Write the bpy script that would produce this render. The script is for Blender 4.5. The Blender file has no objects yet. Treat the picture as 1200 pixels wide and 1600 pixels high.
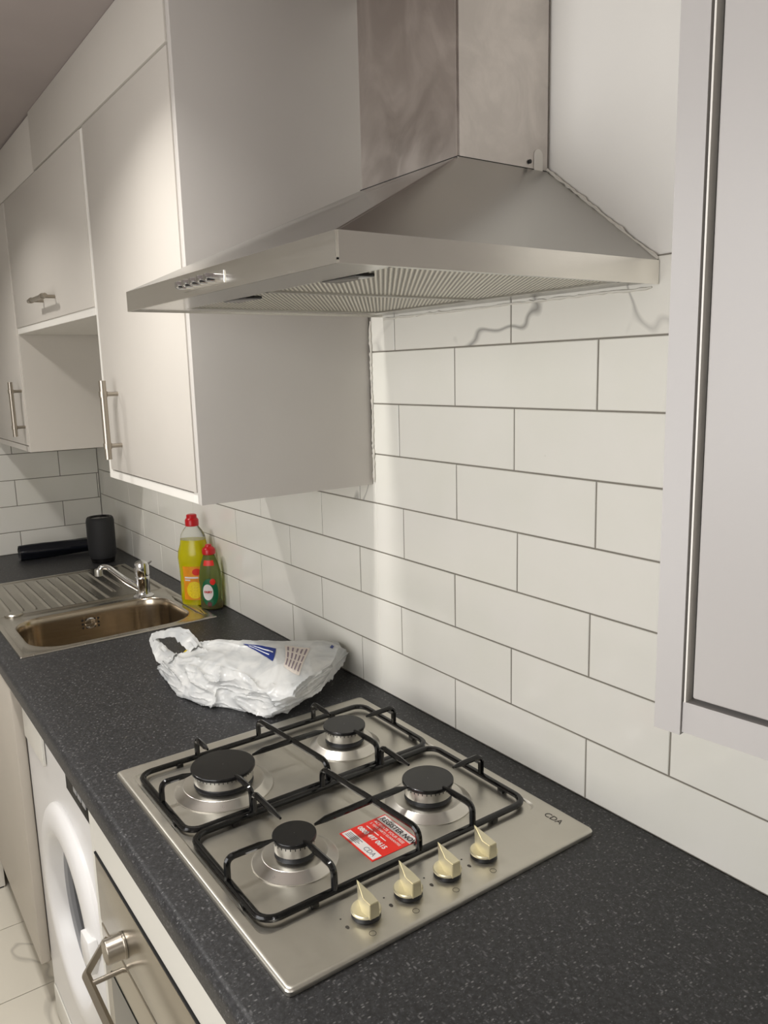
import bpy, bmesh, math, random
from mathutils import Vector, Matrix, noise
random.seed(7)
S = bpy.context.scene
COL = S.collection

# ------------------------------------------------------------------ camera, light, exposure
cam_d = bpy.data.cameras.new('camera')
cam = bpy.data.objects.new('camera', cam_d); COL.objects.link(cam)
R = ((0.581578, 0.813094, -0.025407), (0.129061, -0.123059, -0.983971), (-0.803187, 0.568977, -0.176507))
rot = Matrix(((R[0][0], -R[1][0], -R[2][0]), (R[0][1], -R[1][1], -R[2][1]), (R[0][2], -R[1][2], -R[2][2])))
cam.matrix_world = Matrix.Translation((1.33552, -0.87971, 0.65115)) @ rot.to_4x4()
cam_d.sensor_width = 36; cam_d.lens = 1229.3 * 36 / 1600
cam_d.clip_start = 0.02
S.camera = cam

S.view_settings.view_transform = 'Standard'
S.view_settings.look = 'None'
S.view_settings.gamma = 1
S.view_settings.use_curve_mapping = False
S.view_settings.exposure = 0.08

W = bpy.data.worlds.new('world'); S.world = W; W.use_nodes = True
W.node_tree.nodes['Background'].inputs[0].default_value = (1, .96, .92, 1)
W.node_tree.nodes['Background'].inputs[1].default_value = 0.02

CEIL = 1.31
FLOOR = -0.91
LAMPS = [(-0.95, -0.90, 5.2, (1, .975, .94)), (0.075, -0.80, 6.1, (1, .975, .94)), (1.95, -0.95, 2.5, (1, .98, .96))]
LAMP_R = 0.045
for i, (lx, ly, pw, lc) in enumerate(LAMPS):
    ld = bpy.data.lights.new('downlight_lamp', 'AREA'); ld.shape = 'DISK'; ld.size = LAMP_R * 2
    ld.energy = pw; ld.color = lc; ld.spread = math.radians(130)
    lo = bpy.data.objects.new('downlight_lamp', ld); COL.objects.link(lo); lo.location = (lx, ly, CEIL - 0.016)

wd = bpy.data.lights.new('added_fill_light', 'AREA'); wd.shape = 'RECTANGLE'; wd.size = 1.44; wd.size_y = 1.0  # large soft area lamp added out of view to fill the room
wd.energy = 12.8; wd.color = (.98, .985, 1)
wo = bpy.data.objects.new('added_fill_light', wd); COL.objects.link(wo); wo.location = (0.75, -1.765, .55); wo.rotation_euler = (math.radians(90), 0, 0)

# ------------------------------------------------------------------ materials
def lin(c):
    return tuple(((v / 255) / 12.92 if v / 255 <= .04045 else ((v / 255 + .055) / 1.055) ** 2.4) for v in c) + (1,)
def newmat(name):
    m = bpy.data.materials.new(name); m.use_nodes = True
    return m, m.node_tree, m.node_tree.nodes['Principled BSDF']
def node(nt, typ, **kw):
    n = nt.nodes.new(typ)
    for k, v in kw.items():
        if k in n.inputs.keys(): n.inputs[k].default_value = v
        else: setattr(n, k, v)
    return n
def ramp(nt, stops):
    r = nt.nodes.new('ShaderNodeValToRGB'); e = r.color_ramp.elements
    e[0].position, e[0].color = stops[0]; e[1].position, e[1].color = stops[1]
    for s in stops[2:]:
        x = e.new(s[0]); x.color = s[1]
    return r
def coords(nt, scale=(1, 1, 1), rotz=0):
    tc = nt.nodes.new('ShaderNodeTexCoord'); mp = nt.nodes.new('ShaderNodeMapping')
    mp.inputs['Scale'].default_value = scale; mp.inputs['Rotation'].default_value = (0, 0, rotz)
    nt.links.new(tc.outputs['Object'], mp.inputs['Vector']); return mp.outputs['Vector']
def simple(name, col, rough=.5, metal=0, bump=0, bscale=200, var=.0, vscale=6, **kw):
    m, nt, b = newmat(name)
    b.inputs['Base Color'].default_value = col; b.inputs['Roughness'].default_value = rough; b.inputs['Metallic'].default_value = metal
    for k, v in kw.items(): b.inputs[k.replace('_', ' ')].default_value = v
    v = coords(nt)
    n = node(nt, 'ShaderNodeTexNoise', Scale=vscale, Detail=4); nt.links.new(v, n.inputs['Vector'])
    lo = tuple(c * (1 - var) for c in col[:3]) + (1,); hi = tuple(min(1, c * (1 + var)) for c in col[:3]) + (1,)
    r = ramp(nt, [(.35, lo), (.65, hi)]); nt.links.new(n.outputs['Fac'], r.inputs[0]); nt.links.new(r.outputs[0], b.inputs['Base Color'])
    if bump:
        n2 = node(nt, 'ShaderNodeTexNoise', Scale=bscale, Detail=3); nt.links.new(v, n2.inputs['Vector'])
        bp = node(nt, 'ShaderNodeBump', Strength=bump, Distance=.001); nt.links.new(n2.outputs['Fac'], bp.inputs['Height']); nt.links.new(bp.outputs[0], b.inputs['Normal'])
    return m
def steel(name, col, rough, stretch=(3, 200, 200), rv=.08, smudge=0, sscale=(14, 14, 14), bump=.03, aniso=.5):
    m, nt, b = newmat(name)
    b.inputs['Metallic'].default_value = 1
    b.inputs['Anisotropic'].default_value = aniso
    v = coords(nt, stretch)
    n = node(nt, 'ShaderNodeTexNoise', Scale=1.0, Detail=3); nt.links.new(v, n.inputs['Vector'])
    mr = node(nt, 'ShaderNodeMapRange'); mr.inputs['To Min'].default_value = rough - rv; mr.inputs['To Max'].default_value = rough + rv
    nt.links.new(n.outputs['Fac'], mr.inputs['Value'])
    v2 = coords(nt, sscale)
    n2 = node(nt, 'ShaderNodeTexNoise', Scale=1.0, Detail=6, Roughness=.6, Distortion=1.2); nt.links.new(v2, n2.inputs['Vector'])
    hi = tuple(min(1, c * (1 + smudge)) for c in col[:3]) + (1,)
    r = ramp(nt, [(.45, col), (.66, hi)]); nt.links.new(n2.outputs['Fac'], r.inputs[0]); nt.links.new(r.outputs[0], b.inputs['Base Color'])
    add = node(nt, 'ShaderNodeMath', operation='MULTIPLY_ADD')
    r2 = ramp(nt, [(.45, (0, 0, 0, 1)), (.66, (1, 1, 1, 1))]); nt.links.new(n2.outputs['Fac'], r2.inputs[0])
    nt.links.new(r2.outputs[0], add.inputs[0]); add.inputs[1].default_value = smudge * .4; nt.links.new(mr.outputs[0], add.inputs[2])
    nt.links.new(add.outputs[0], b.inputs['Roughness'])
    bp = node(nt, 'ShaderNodeBump', Strength=bump, Distance=.0005); nt.links.new(n.outputs['Fac'], bp.inputs['Height']); nt.links.new(bp.outputs[0], b.inputs['Normal'])
    return m

M = {}
M['plaster'] = simple('plaster_paint', lin((245, 242, 235)), .55, bump=.25, bscale=40, var=.015)
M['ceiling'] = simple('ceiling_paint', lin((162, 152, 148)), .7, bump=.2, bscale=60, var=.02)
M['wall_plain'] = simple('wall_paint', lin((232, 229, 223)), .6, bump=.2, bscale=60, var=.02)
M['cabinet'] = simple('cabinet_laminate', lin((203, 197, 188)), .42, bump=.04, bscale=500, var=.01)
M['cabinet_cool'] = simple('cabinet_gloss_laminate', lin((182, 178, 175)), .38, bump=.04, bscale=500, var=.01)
M['side_panel'] = simple('cabinet_side_board', lin((204, 199, 193)), .4, bump=.05, bscale=300, var=.015)
M['edge_white'] = simple('cabinet_edging', lin((232, 228, 220)), .35)
M['base_door'] = simple('base_unit_door', lin((188, 180, 168)), .35, var=.015)
M['plinth'] = simple('plinth_board', lin((165, 158, 146)), .45, var=.02)
M['grout'] = simple('grout', lin((132, 127, 117)), .9, bump=.4, bscale=400, var=.08)
M['sealant'] = simple('white_sealant', lin((222, 218, 208)), .5, bump=.8, bscale=120)
M['washer'] = simple('white_enamel', lin((228, 226, 224)), .28, var=.005)
M['washer_cream'] = simple('cream_plastic', lin((226, 223, 214)), .3)
M['black_gloss'] = simple('black_gloss', lin((18, 17, 17)), .12)
M['display'] = simple('display_black', lin((22, 20, 19)), .5)
M['display'].node_tree.nodes['Principled BSDF'].inputs['Specular IOR Level'].default_value = .15
M['black_plastic'] = simple('black_plastic', lin((24, 24, 25)), .45, bump=.1, bscale=400)
M['enamel_black'] = simple('black_enamel', lin((9, 9, 9)), .15, bump=.1, bscale=220)
M['cap_black'] = simple('matt_black_enamel', lin((17, 17, 18)), .2, bump=.05, bscale=500)
M['dark_gap'] = simple('dark_gap', lin((20, 19, 18)), .8)
M['grey_plastic'] = simple('grey_plastic', lin((150, 150, 152)), .4)
M['gold'] = simple('champagne_metal', lin((226, 218, 188)), .36, metal=.8, var=.03)
M['chrome'] = simple('chrome', (.75, .75, .76, 1), .08, metal=1)
M['satin'] = simple('satin_nickel', lin((176, 168, 156)), .32, metal=1, bump=.1, bscale=900)
M['alu'] = simple('cast_aluminium', lin((196, 194, 188)), .34, metal=1, bump=.15, bscale=500)
M['steel_hob'] = steel('hob_steel', lin((206, 202, 192)), .36, (10, 260, 260), .03, .03, bump=.008, aniso=.3)
M['steel_skirt'] = steel('burner_steel', lin((214, 210, 202)), .29, (30, 30, 30), .04, 0)
M['steel_hood'] = steel('hood_steel', lin((176, 174, 169)), .25, (300, 300, 300), .02, .03, bump=0)
M['steel_lip'] = steel('hood_lip_steel', lin((240, 237, 230)), .25, (5, 5, 260), .04, .02, (9, 9, 14), bump=.004)
M['steel_chimney'] = steel('chimney_steel', lin((198, 192, 187)), .30, (260, 260, 3), .02, .18, (11, 11, 8))
M['steel_sink'] = steel('sink_steel', lin((190, 185, 175)), .27, (40, 40, 40), .01, .0, bump=0)
M['steel_bowl'] = steel('bowl_steel', lin((182, 170, 152)), .20, (6, 6, 120), .05, 0, aniso=.3)
M['steel_oven'] = steel('oven_steel', lin((186, 180, 168)), .24, (6, 300, 300), .04, .02)
M['red'] = simple('red_plastic', lin((196, 14, 24)), .3)
M['sticker_red'] = simple('sticker_red', lin((226, 40, 26)), .4)
M['sticker_white'] = simple('sticker_white', lin((232, 226, 222)), .4)
M['ink_black'] = simple('black_ink', lin((24, 24, 28)), .5)
M['ink_grey'] = simple('grey_ink', lin((120, 120, 128)), .5)
M['etch'] = simple('etched_marking', lin((62, 58, 52)), .5)
M['glass_oven'] = simple('oven_glass', lin((30, 33, 31)), .05)
M['bag_roll'] = simple('black_polythene', lin((16, 18, 26)), .26, bump=.8, bscale=60)
M['canister'] = simple('dark_mesh_cloth', lin((34, 34, 36)), .6, bump=.6, bscale=900)
M['print_blue'] = simple('blue_print', lin((28, 48, 120)), .4)
M['print_white'] = simple('white_print', lin((230, 232, 238)), .4)
M['print_purple'] = simple('purple_print', lin((138, 122, 132)), .5)
M['print_pink'] = simple('pink_paper', lin((220, 210, 200)), .5)
M['print_yellow'] = simple('yellow_print', lin((236, 210, 40)), .4)
M['orange'] = simple('orange_label', lin((236, 150, 30)), .35, var=.1, vscale=60)
M['lemon'] = simple('lemon_label', lin((246, 212, 30)), .35, var=.14, vscale=320)
M['green_label'] = simple('green_label', lin((20, 100, 62)), .35)
M['lamp_glow'] = None
m, nt, b = newmat('lamp_diffuser'); b.inputs['Emission Color'].default_value = (1, .94, .85, 1); b.inputs['Emission Strength'].default_value = 6; M['lamp_glow'] = m
m, nt, b = newmat('glowing_fill_pane'); b.inputs['Emission Color'].default_value = (1, .985, .965, 1); b.inputs['Emission Strength'].default_value = 1.2; M['fill_glow'] = m  # glow for the pane of the added, unseen window

def tile_mat():
    m, nt, b = newmat('glazed_tile')
    v = coords(nt)
    n = node(nt, 'ShaderNodeTexNoise', Scale=7, Detail=2); nt.links.new(v, n.inputs['Vector'])
    r = ramp(nt, [(.3, lin((236, 234, 224))), (.7, lin((240, 237, 229)))]); nt.links.new(n.outputs['Fac'], r.inputs[0])
    # faint specks of dirt
    n3 = node(nt, 'ShaderNodeTexVoronoi', Scale=9.0); nt.links.new(v, n3.inputs['Vector'])
    r3 = ramp(nt, [(.018, (.62, .6, .56, 1)), (.03, (1, 1, 1, 1))]); nt.links.new(n3.outputs['Distance'], r3.inputs[0])
    mx = node(nt, 'ShaderNodeMix', data_type='RGBA', blend_type='MULTIPLY'); mx.inputs[0].default_value = .6
    nt.links.new(r.outputs[0], mx.inputs[6]); nt.links.new(r3.outputs[0], mx.inputs[7]); nt.links.new(mx.outputs[2], b.inputs['Base Color'])
    b.inputs['Roughness'].default_value = .13; b.inputs['IOR'].default_value = 1.5
    n2 = node(nt, 'ShaderNodeTexNoise', Scale=9, Detail=2); nt.links.new(v, n2.inputs['Vector'])
    bp = node(nt, 'ShaderNodeBump', Strength=.25, Distance=.002); nt.links.new(n2.outputs['Fac'], bp.inputs['Height']); nt.links.new(bp.outputs[0], b.inputs['Normal'])
    return m
M['tile'] = tile_mat()
def marble_mat(name, base, vein, scale, rough, width=.03):
    m, nt, b = newmat(name)
    v = coords(nt)
    n = node(nt, 'ShaderNodeTexNoise', Scale=scale, Detail=3, Roughness=.5, Distortion=.5); nt.links.new(v, n.inputs['Vector'])
    r = ramp(nt, [(.5 - width, base), (.5, vein), (.5 + width, base)]); nt.links.new(n.outputs['Fac'], r.inputs[0])
    n2 = node(nt, 'ShaderNodeTexNoise', Scale=scale * .6, Detail=3); nt.links.new(v, n2.inputs['Vector'])
    r2 = ramp(nt, [(.40, (0, 0, 0, 1)), (.50, (1, 1, 1, 1))]); nt.links.new(n2.outputs['Fac'], r2.inputs[0])
    mx = node(nt, 'ShaderNodeMix', data_type='RGBA'); nt.links.new(r2.outputs[0], mx.inputs[0]); mx.inputs[6].default_value = base
    nt.links.new(r.outputs[0], mx.inputs[7]); nt.links.new(mx.outputs[2], b.inputs['Base Color'])
    b.inputs['Roughness'].default_value = rough
    return m
M['marble'] = marble_mat('marble_tile', lin((234, 231, 222)), lin((160, 157, 151)), 3.0, .15, .011)
M['floor_tile'] = marble_mat('marble_floor', lin((218, 212, 198)), lin((188, 182, 170)), 2.2, .2, .012)
def worktop_mat():
    m, nt, b = newmat('speckled_laminate')
    v = coords(nt, (1, 1, 1), .5)
    base = lin((40, 40, 43))
    n = node(nt, 'ShaderNodeTexNoise', Scale=160, Detail=4, Roughness=.7); nt.links.new(v, n.inputs['Vector'])
    r = ramp(nt, [(.42, lin((25, 25, 26))), (.72, lin((54, 54, 56)))]); nt.links.new(n.outputs['Fac'], r.inputs[0])
    prev = r.outputs[0]
    for sc, th, c, rz, st in ((300, .20, lin((118, 117, 116)), .3, (1, .5, 1)), (190, .17, lin((102, 101, 102)), 1.1, (.45, 1, 1)), (480, .22, lin((86, 86, 88)), 2.0, (1, .7, 1))):
        v2 = coords(nt, st, rz)
        vo = node(nt, 'ShaderNodeTexVoronoi', Scale=sc, Randomness=1.0); nt.links.new(v2, vo.inputs['Vector'])
        th1 = ramp(nt, [(th * .8, (1, 1, 1, 1)), (th * 1.9, (0, 0, 0, 1))]); nt.links.new(vo.outputs['Distance'], th1.inputs[0])
        sel = ramp(nt, [(.52, (0, 0, 0, 1)), (.9, (1, 1, 1, 1))]); nt.links.new(vo.outputs['Color'], sel.inputs[0])
        mu = node(nt, 'ShaderNodeMath', operation='MULTIPLY'); nt.links.new(th1.outputs[0], mu.inputs[0]); nt.links.new(sel.outputs[0], mu.inputs[1])
        mx = node(nt, 'ShaderNodeMix', data_type='RGBA'); nt.links.new(mu.outputs[0], mx.inputs[0]); nt.links.new(prev, mx.inputs[6]); mx.inputs[7].default_value = c
        prev = mx.outputs[2]
    nt.links.new(prev, b.inputs['Base Color'])
    b.inputs['Roughness'].default_value = .46
    n2 = node(nt, 'ShaderNodeTexNoise', Scale=350, Detail=2); nt.links.new(v, n2.inputs['Vector'])
    bp = node(nt, 'ShaderNodeBump', Strength=.18, Distance=.001); nt.links.new(n2.outputs['Fac'], bp.inputs['Height']); nt.links.new(bp.outputs[0], b.inputs['Normal'])
    return m
M['worktop'] = worktop_mat()
def liquid(name, col, rough=.05, trans=1.0, ior=1.4):
    m, nt, b = newmat(name)
    b.inputs['Base Color'].default_value = col; b.inputs['Roughness'].default_value = rough
    b.inputs['Transmission Weight'].default_value = trans; b.inputs['IOR'].default_value = ior
    n = node(nt, 'ShaderNodeTexNoise', Scale=40); bp = node(nt, 'ShaderNodeBump', Strength=.15, Distance=.002)
    nt.links.new(n.outputs['Fac'], bp.inputs['Height']); nt.links.new(bp.outputs[0], b.inputs['Normal'])
    return m
M['yellow_liquid'] = liquid('yellow_liquid', lin((232, 222, 10)), .1, .55)
M['clear_plastic'] = liquid('clear_plastic', (.93, .95, .93, 1), .06, .95, 1.15)
M['green_plastic'] = liquid('green_tinted_plastic', lin((168, 184, 120)), .08, .85, 1.2)
M['red_liquid'] = liquid('red_liquid', lin((120, 8, 20)), .08, .5)
def bag_mat():
    m, nt, b = newmat('white_polythene')
    b.inputs['Base Color'].default_value = lin((232, 232, 230)); b.inputs['Roughness'].default_value = .34
    b.inputs['Coat Weight'].default_value = .3; b.inputs['Coat Roughness'].default_value = .2
    v = coords(nt)
    n = node(nt, 'ShaderNodeTexNoise', Scale=16, Detail=4, Distortion=1.2); nt.links.new(v, n.inputs['Vector'])
    r = ramp(nt, [(.36, lin((206, 208, 208))), (.6, lin((236, 236, 233)))]); nt.links.new(n.outputs['Fac'], r.inputs[0]); nt.links.new(r.outputs[0], b.inputs['Base Color'])
    bp = node(nt, 'ShaderNodeBump', Strength=.12, Distance=.004); nt.links.new(n.outputs['Fac'], bp.inputs['Height']); nt.links.new(bp.outputs[0], b.inputs['Normal'])
    tr = node(nt, 'ShaderNodeBsdfTranslucent'); tr.inputs[0].default_value = lin((232, 232, 230))
    mx = node(nt, 'ShaderNodeMixShader'); mx.inputs[0].default_value = .25
    out = nt.nodes['Material Output']
    nt.links.new(b.outputs[0], mx.inputs[1]); nt.links.new(tr.outputs[0], mx.inputs[2]); nt.links.new(mx.outputs[0], out.inputs[0])
    return m
M['bag'] = bag_mat()
def filter_mat():
    m, nt, b = newmat('grease_filter_mesh')
    b.inputs['Metallic'].default_value = .9; b.inputs['Roughness'].default_value = .4
    v = coords(nt, (1, 1, 1), -math.radians(54.5))
    w = node(nt, 'ShaderNodeTexWave', Scale=56, Distortion=.4); w.inputs['Detail Scale'].default_value = 2; nt.links.new(v, w.inputs['Vector'])
    r = ramp(nt, [(.2, lin((140, 136, 126))), (.75, lin((222, 218, 206)))]); nt.links.new(w.outputs['Fac'], r.inputs[0]); nt.links.new(r.outputs[0], b.inputs['Base Color'])
    bp = node(nt, 'ShaderNodeBump', Strength=.7, Distance=.003); nt.links.new(w.outputs['Fac'], bp.inputs['Height']); nt.links.new(bp.outputs[0], b.inputs['Normal'])
    return m
M['filter'] = filter_mat()

# ------------------------------------------------------------------ mesh helpers
def tag(o, label=None, cat=None, group=None, kind=None):
    if label: o['label'] = label
    if cat: o['category'] = cat
    if group: o['group'] = group
    if kind: o['kind'] = kind
    return o
def empty(name, loc, label, cat, group=None, rz=0):
    o = bpy.data.objects.new(name, None); COL.objects.link(o); o.location = loc; o.rotation_euler.z = rz
    o.empty_display_size = .03
    return tag(o, label, cat, group)
class MB:
    """collects shapes (world or local coordinates) into one mesh"""
    def __init__(self): self.bm = bmesh.new()
    def box(self, x0, x1, y0, y1, z0, z1, bev=0, seg=2, mi=0):
        r = bmesh.ops.create_cube(self.bm, size=1)
        for v in r['verts']:
            v.co = Vector((x0 + (v.co.x + .5) * (x1 - x0), y0 + (v.co.y + .5) * (y1 - y0), z0 + (v.co.z + .5) * (z1 - z0)))
        fs = list({f for v in r['verts'] for f in v.link_faces})
        for f in fs: f.material_index = mi
        if bev:
            es = list({e for v in r['verts'] for e in v.link_edges})
            res = bmesh.ops.bevel(self.bm, geom=es, offset=bev, segments=seg, affect='EDGES', profile=.5)
            for f in res['faces']: f.material_index = mi; f.smooth = seg > 1
        return self
    def prism(self, pts, axis, a, b, mi=0, bev=0):
        """pts 2-D outline, extruded along axis from a to b"""
        def P(p, t): return Vector((t, p[0], p[1])) if axis == 'x' else Vector((p[0], t, p[1])) if axis == 'y' else Vector((p[0], p[1], t))
        A = [self.bm.verts.new(P(p, a)) for p in pts]; B = [self.bm.verts.new(P(p, b)) for p in pts]
        n = len(pts); fs = [self.bm.faces.new(A), self.bm.faces.new(B[::-1])]
        for i in range(n): fs.append(self.bm.faces.new((A[i], B[i], B[(i + 1) % n], A[(i + 1) % n])))
        for f in fs: f.material_index = mi
        if bev:
            es = list({e for f in fs for e in f.edges})
            bmesh.ops.bevel(self.bm, geom=es, offset=bev, segments=2, affect='EDGES', profile=.5)
        return self
    def lathe(self, prof, c=(0, 0, 0), axis='z', seg=48, sx=1, sy=1, mi=0, close=True, smooth=True, rz=0):
        rings = []
        for (r, h) in prof:
            ring = []
            for k in range(seg):
                a = 2 * math.pi * k / seg; u, w = r * math.cos(a) * sx, r * math.sin(a) * sy
                if rz: u, w = u * math.cos(rz) - w * math.sin(rz), u * math.sin(rz) + w * math.cos(rz)
                if axis == 'z': p = (c[0] + u, c[1] + w, c[2] + h)
                elif axis == 'y': p = (c[0] + u, c[1] - h, c[2] + w)
                else: p = (c[0] + h, c[1] + u, c[2] + w)
                ring.append(self.bm.verts.new(p))
            rings.append(ring)
        for a, b in zip(rings, rings[1:]):
            for k in range(seg):
                f = self.bm.faces.new((a[k], a[(k + 1) % seg], b[(k + 1) % seg], b[k])); f.smooth = smooth; f.material_index = mi
        if close:
            for rg in (rings[0], rings[-1]):
                f = self.bm.faces.new(rg); f.material_index = mi
        return self
    def tube(self, pts, rad, seg=10, smooth=True, cap=True, flat=1.0, mi=0, up=None):
        """swept tube; rad number or list; flat scales the vertical half axis"""
        pts = [Vector(p) for p in pts]; n = len(pts)
        if not isinstance(rad, (list, tuple)): rad = [rad] * n
        rings = []; prevN = None
        for i in range(n):
            t = (pts[min(i + 1, n - 1)] - pts[max(i - 1, 0)]).normalized()
            if prevN is None:
                u = Vector(up) if up else (Vector((0, 0, 1)) if abs(t.z) < .9 else Vector((1, 0, 0)))
                N = (u - t * u.dot(t)).normalized()
            else: N = (prevN - t * prevN.dot(t)).normalized()
            prevN = N; B = t.cross(N)
            rings.append([self.bm.verts.new(pts[i] + N * (math.cos(2 * math.pi * k / seg) * rad[i] * flat) + B * (math.sin(2 * math.pi * k / seg) * rad[i])) for k in range(seg)])
        for a, b in zip(rings, rings[1:]):
            for k in range(seg):
                f = self.bm.faces.new((a[k], a[(k + 1) % seg], b[(k + 1) % seg], b[k])); f.smooth = smooth; f.material_index = mi
        if cap:
            for rg in (rings[0][::-1], rings[-1]):
                f = self.bm.faces.new(rg); f.material_index = mi
        return self
    def quad(self, a, b, c, d, mi=0, smooth=False):
        f = self.bm.faces.new([self.bm.verts.new(p) for p in (a, b, c, d)]); f.material_index = mi; f.smooth = smooth; return self
    def build(self, name, mat, parent=None, label=None, cat=None, group=None, kind=None, origin=None):
        me = bpy.data.meshes.new(name)
        bmesh.ops.recalc_face_normals(self.bm, faces=self.bm.faces[:])
        self.bm.to_mesh(me); self.bm.free()
        me.set_sharp_from_angle(angle=math.radians(34))
        for mm in (mat if isinstance(mat, (list, tuple)) else [mat]): me.materials.append(mm)
        o = bpy.data.objects.new(name, me); COL.objects.link(o)
        if parent is not None:
            o.parent = parent
            w = wmat(parent)
            o.matrix_parent_inverse = w.inverted()
        return tag(o, label, cat, group, kind)
def wmat(o):
    m = Matrix.LocRotScale(o.location, o.rotation_euler, o.scale)
    return (wmat(o.parent) @ o.matrix_parent_inverse @ m) if o.parent else m
def rounded(x0, x1, y0, y1, r, n=8):
    pts = []
    for cx, cy, a0 in ((x1 - r, y1 - r, 0), (x0 + r, y1 - r, 90), (x0 + r, y0 + r, 180), (x1 - r, y0 + r, 270)):
        for k in range(n + 1):
            a = math.radians(a0 + 90 * k / n); pts.append((cx + r * math.cos(a), cy + r * math.sin(a)))
    return pts
def bendpath(pts, r, n=6):
    """polyline with filleted corners"""
    pts = [Vector(p) for p in pts]; out = [pts[0]]
    for i in range(1, len(pts) - 1):
        a, b, c = pts[i - 1], pts[i], pts[i + 1]
        d1 = (a - b).normalized(); d2 = (c - b).normalized(); rr = min(r, (a - b).length * .49, (c - b).length * .49)
        p, q = b + d1 * rr, b + d2 * rr
        for k in range(n + 1):
            t = k / n; out.append(p.lerp(b, t).lerp(b.lerp(q, t), t))
    out.append(pts[-1]); return out
def text_part(s, size, mat, parent, origin, xdir, ydir, name='lettering', extrude=.0002, bold=0, align='LEFT'):
    cu = bpy.data.curves.new(name, 'FONT'); cu.body = s; cu.size = size; cu.extrude = extrude; cu.offset = bold; cu.align_x = align; cu.resolution_u = 3
    to = bpy.data.objects.new(name, cu); COL.objects.link(to)
    dg = bpy.context.evaluated_depsgraph_get(); dg.update()
    me = bpy.data.meshes.new_from_object(to.evaluated_get(dg))
    bpy.data.objects.remove(to); bpy.data.curves.remove(cu)
    X = Vector(xdir).normalized(); Y = Vector(ydir).normalized(); Z = X.cross(Y)
    mt = Matrix((X, Y, Z)).transposed().to_4x4(); mt.translation = Vector(origin)
    me.transform(mt); me.materials.clear(); me.materials.append(mat)
    o = bpy.data.objects.new(name, me); COL.objects.link(o)
    o.parent = parent; o.matrix_parent_inverse = wmat(parent).inverted()
    return o

# ------------------------------------------------------------------ room shell
XB = -1.87; YL = -1.80; XF = 2.9
MB().box(XB - .1, XF, .006, .10, FLOOR, CEIL).build('wall_right', M['plaster'], kind='structure', label='white painted plaster wall behind hood and cabinets')
MB().box(XB - .1, XB - .006, YL, .006, FLOOR, CEIL).build('wall_back', M['plaster'], kind='structure')
MB().box(XB - .1, XF, YL - .1, YL, FLOOR, CEIL).build('wall_left', M['wall_plain'], kind='structure')
MB().box(XF, XF + .1, YL - .1, .1, FLOOR, CEIL).build('wall_front', M['wall_plain'], kind='structure')
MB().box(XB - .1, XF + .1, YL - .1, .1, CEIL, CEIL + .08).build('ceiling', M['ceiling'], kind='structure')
wg = MB()  # window frame added out of view round the fill lamp
for (a, b_, cc, dd) in ((.26, 1.84, 1.06, 1.12), (.26, 1.84, -.02, .04), (.26, .32, .04, 1.06), (1.78, 1.84, .04, 1.06), (1.03, 1.07, .04, 1.06)): wg.box(a - .30, b_ - .30, YL, YL + .03, cc, dd, .003)
wf = wg.build('added_window_1', M['edge_white'], kind='structure', label='white framed window added out of view opposite the worktop, for soft fill light')
wgl = MB().box(.02, 1.48, YL + .002, YL + .010, .04, 1.06).build('added_glow_pane', M['fill_glow'], wf)  # glowing pane added behind the fill lamp
fl = MB(); fl.box(XB - .1, XF + .1, YL - .1, .1, FLOOR - .06, FLOOR - .0015, mi=1)
for i in range(-4, 14):
    for j in range(-4, 1):
        x0 = -.977 + .299 * i; y0 = .60 * j + (.3 if i % 2 else 0) - .20
        X0, X1, Y0, Y1 = x0 + .0015, x0 + .2975, y0 + .0015, y0 + .5985
        X0 = max(X0, XB - .1); X1 = min(X1, XF); Y0 = max(Y0, YL); Y1 = min(Y1, 0)
        if X1 - X0 > .01 and Y1 - Y0 > .01: fl.box(X0, X1, Y0, Y1, FLOOR - .004, FLOOR)
fl.build('floor', [M['floor_tile'], M['grout']], kind='structure')

def tile_wall(name, rows, label, fixed, axis, lo, hi, topf):
    """rows: (z0, z1, first_joint, marble_fn); tiles bevelled boxes over a bed of grout"""
    g = MB(); th = .006
    P = .302
    for ri, (z0, z1, j0, marble) in enumerate(rows):
        k0 = math.floor((lo - j0) / P)
        k = k0
        while j0 + k * P < hi:
            a = max(j0 + k * P + .0013, lo); b = min(j0 + (k + 1) * P - .0013, hi); k += 1
            if b - a < .004: continue
            spans = []
            for (s0, s1, top) in topf:
                c0, c1 = max(a, s0), min(b, s1)
                if c1 - c0 > .003: spans.append((c0, c1, min(z1 - .0013, top)))
            for (c0, c1, t) in spans:
                zb = z0 + .0013
                if t - zb < .004: continue
                mi = 1 if marble((c0 + c1) / 2) else 0
                bv = .0009; e = random.uniform(-.0003, .0003); e2 = random.uniform(-.0003, .0003)
                def pt(u, z, d):
                    d = d + (e * (u - c0) / (c1 - c0) + e2 * (z - zb) / (t - zb) if d < .003 else 0)
                    return (u, fixed + d, z) if axis == 'x' else (fixed - d, u, z)
                o4 = [(c0, zb), (c1, zb), (c1, t), (c0, t)]
                i4 = [(c0 + bv, zb + bv), (c1 - bv, zb + bv), (c1 - bv, t - bv), (c0 + bv, t - bv)]
                g.quad(*[pt(u, z, .0004) for u, z in i4], mi=mi)
                for q in range(4):
                    r_ = (q + 1) % 4
                    g.quad(pt(*i4[q], .0004), pt(*i4[r_], .0004), pt(*o4[r_], .0012), pt(*o4[q], .0012), mi=mi)
                    g.quad(pt(*o4[q], .0012), pt(*o4[r_], .0012), pt(*o4[r_], .0055), pt(*o4[q], .0055), mi=mi)
    for (s0, s1, top) in topf:
        if axis == 'x': g.box(s0, s1, fixed + .0016, fixed + .0058, .0, top, mi=2)
        else: g.box(fixed - .0058, fixed - .0016, s0, s1, .0, top, mi=2)
    return g.build(name, [M['tile'], M['marble'], M['grout']], kind='structure', label=label)
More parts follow.
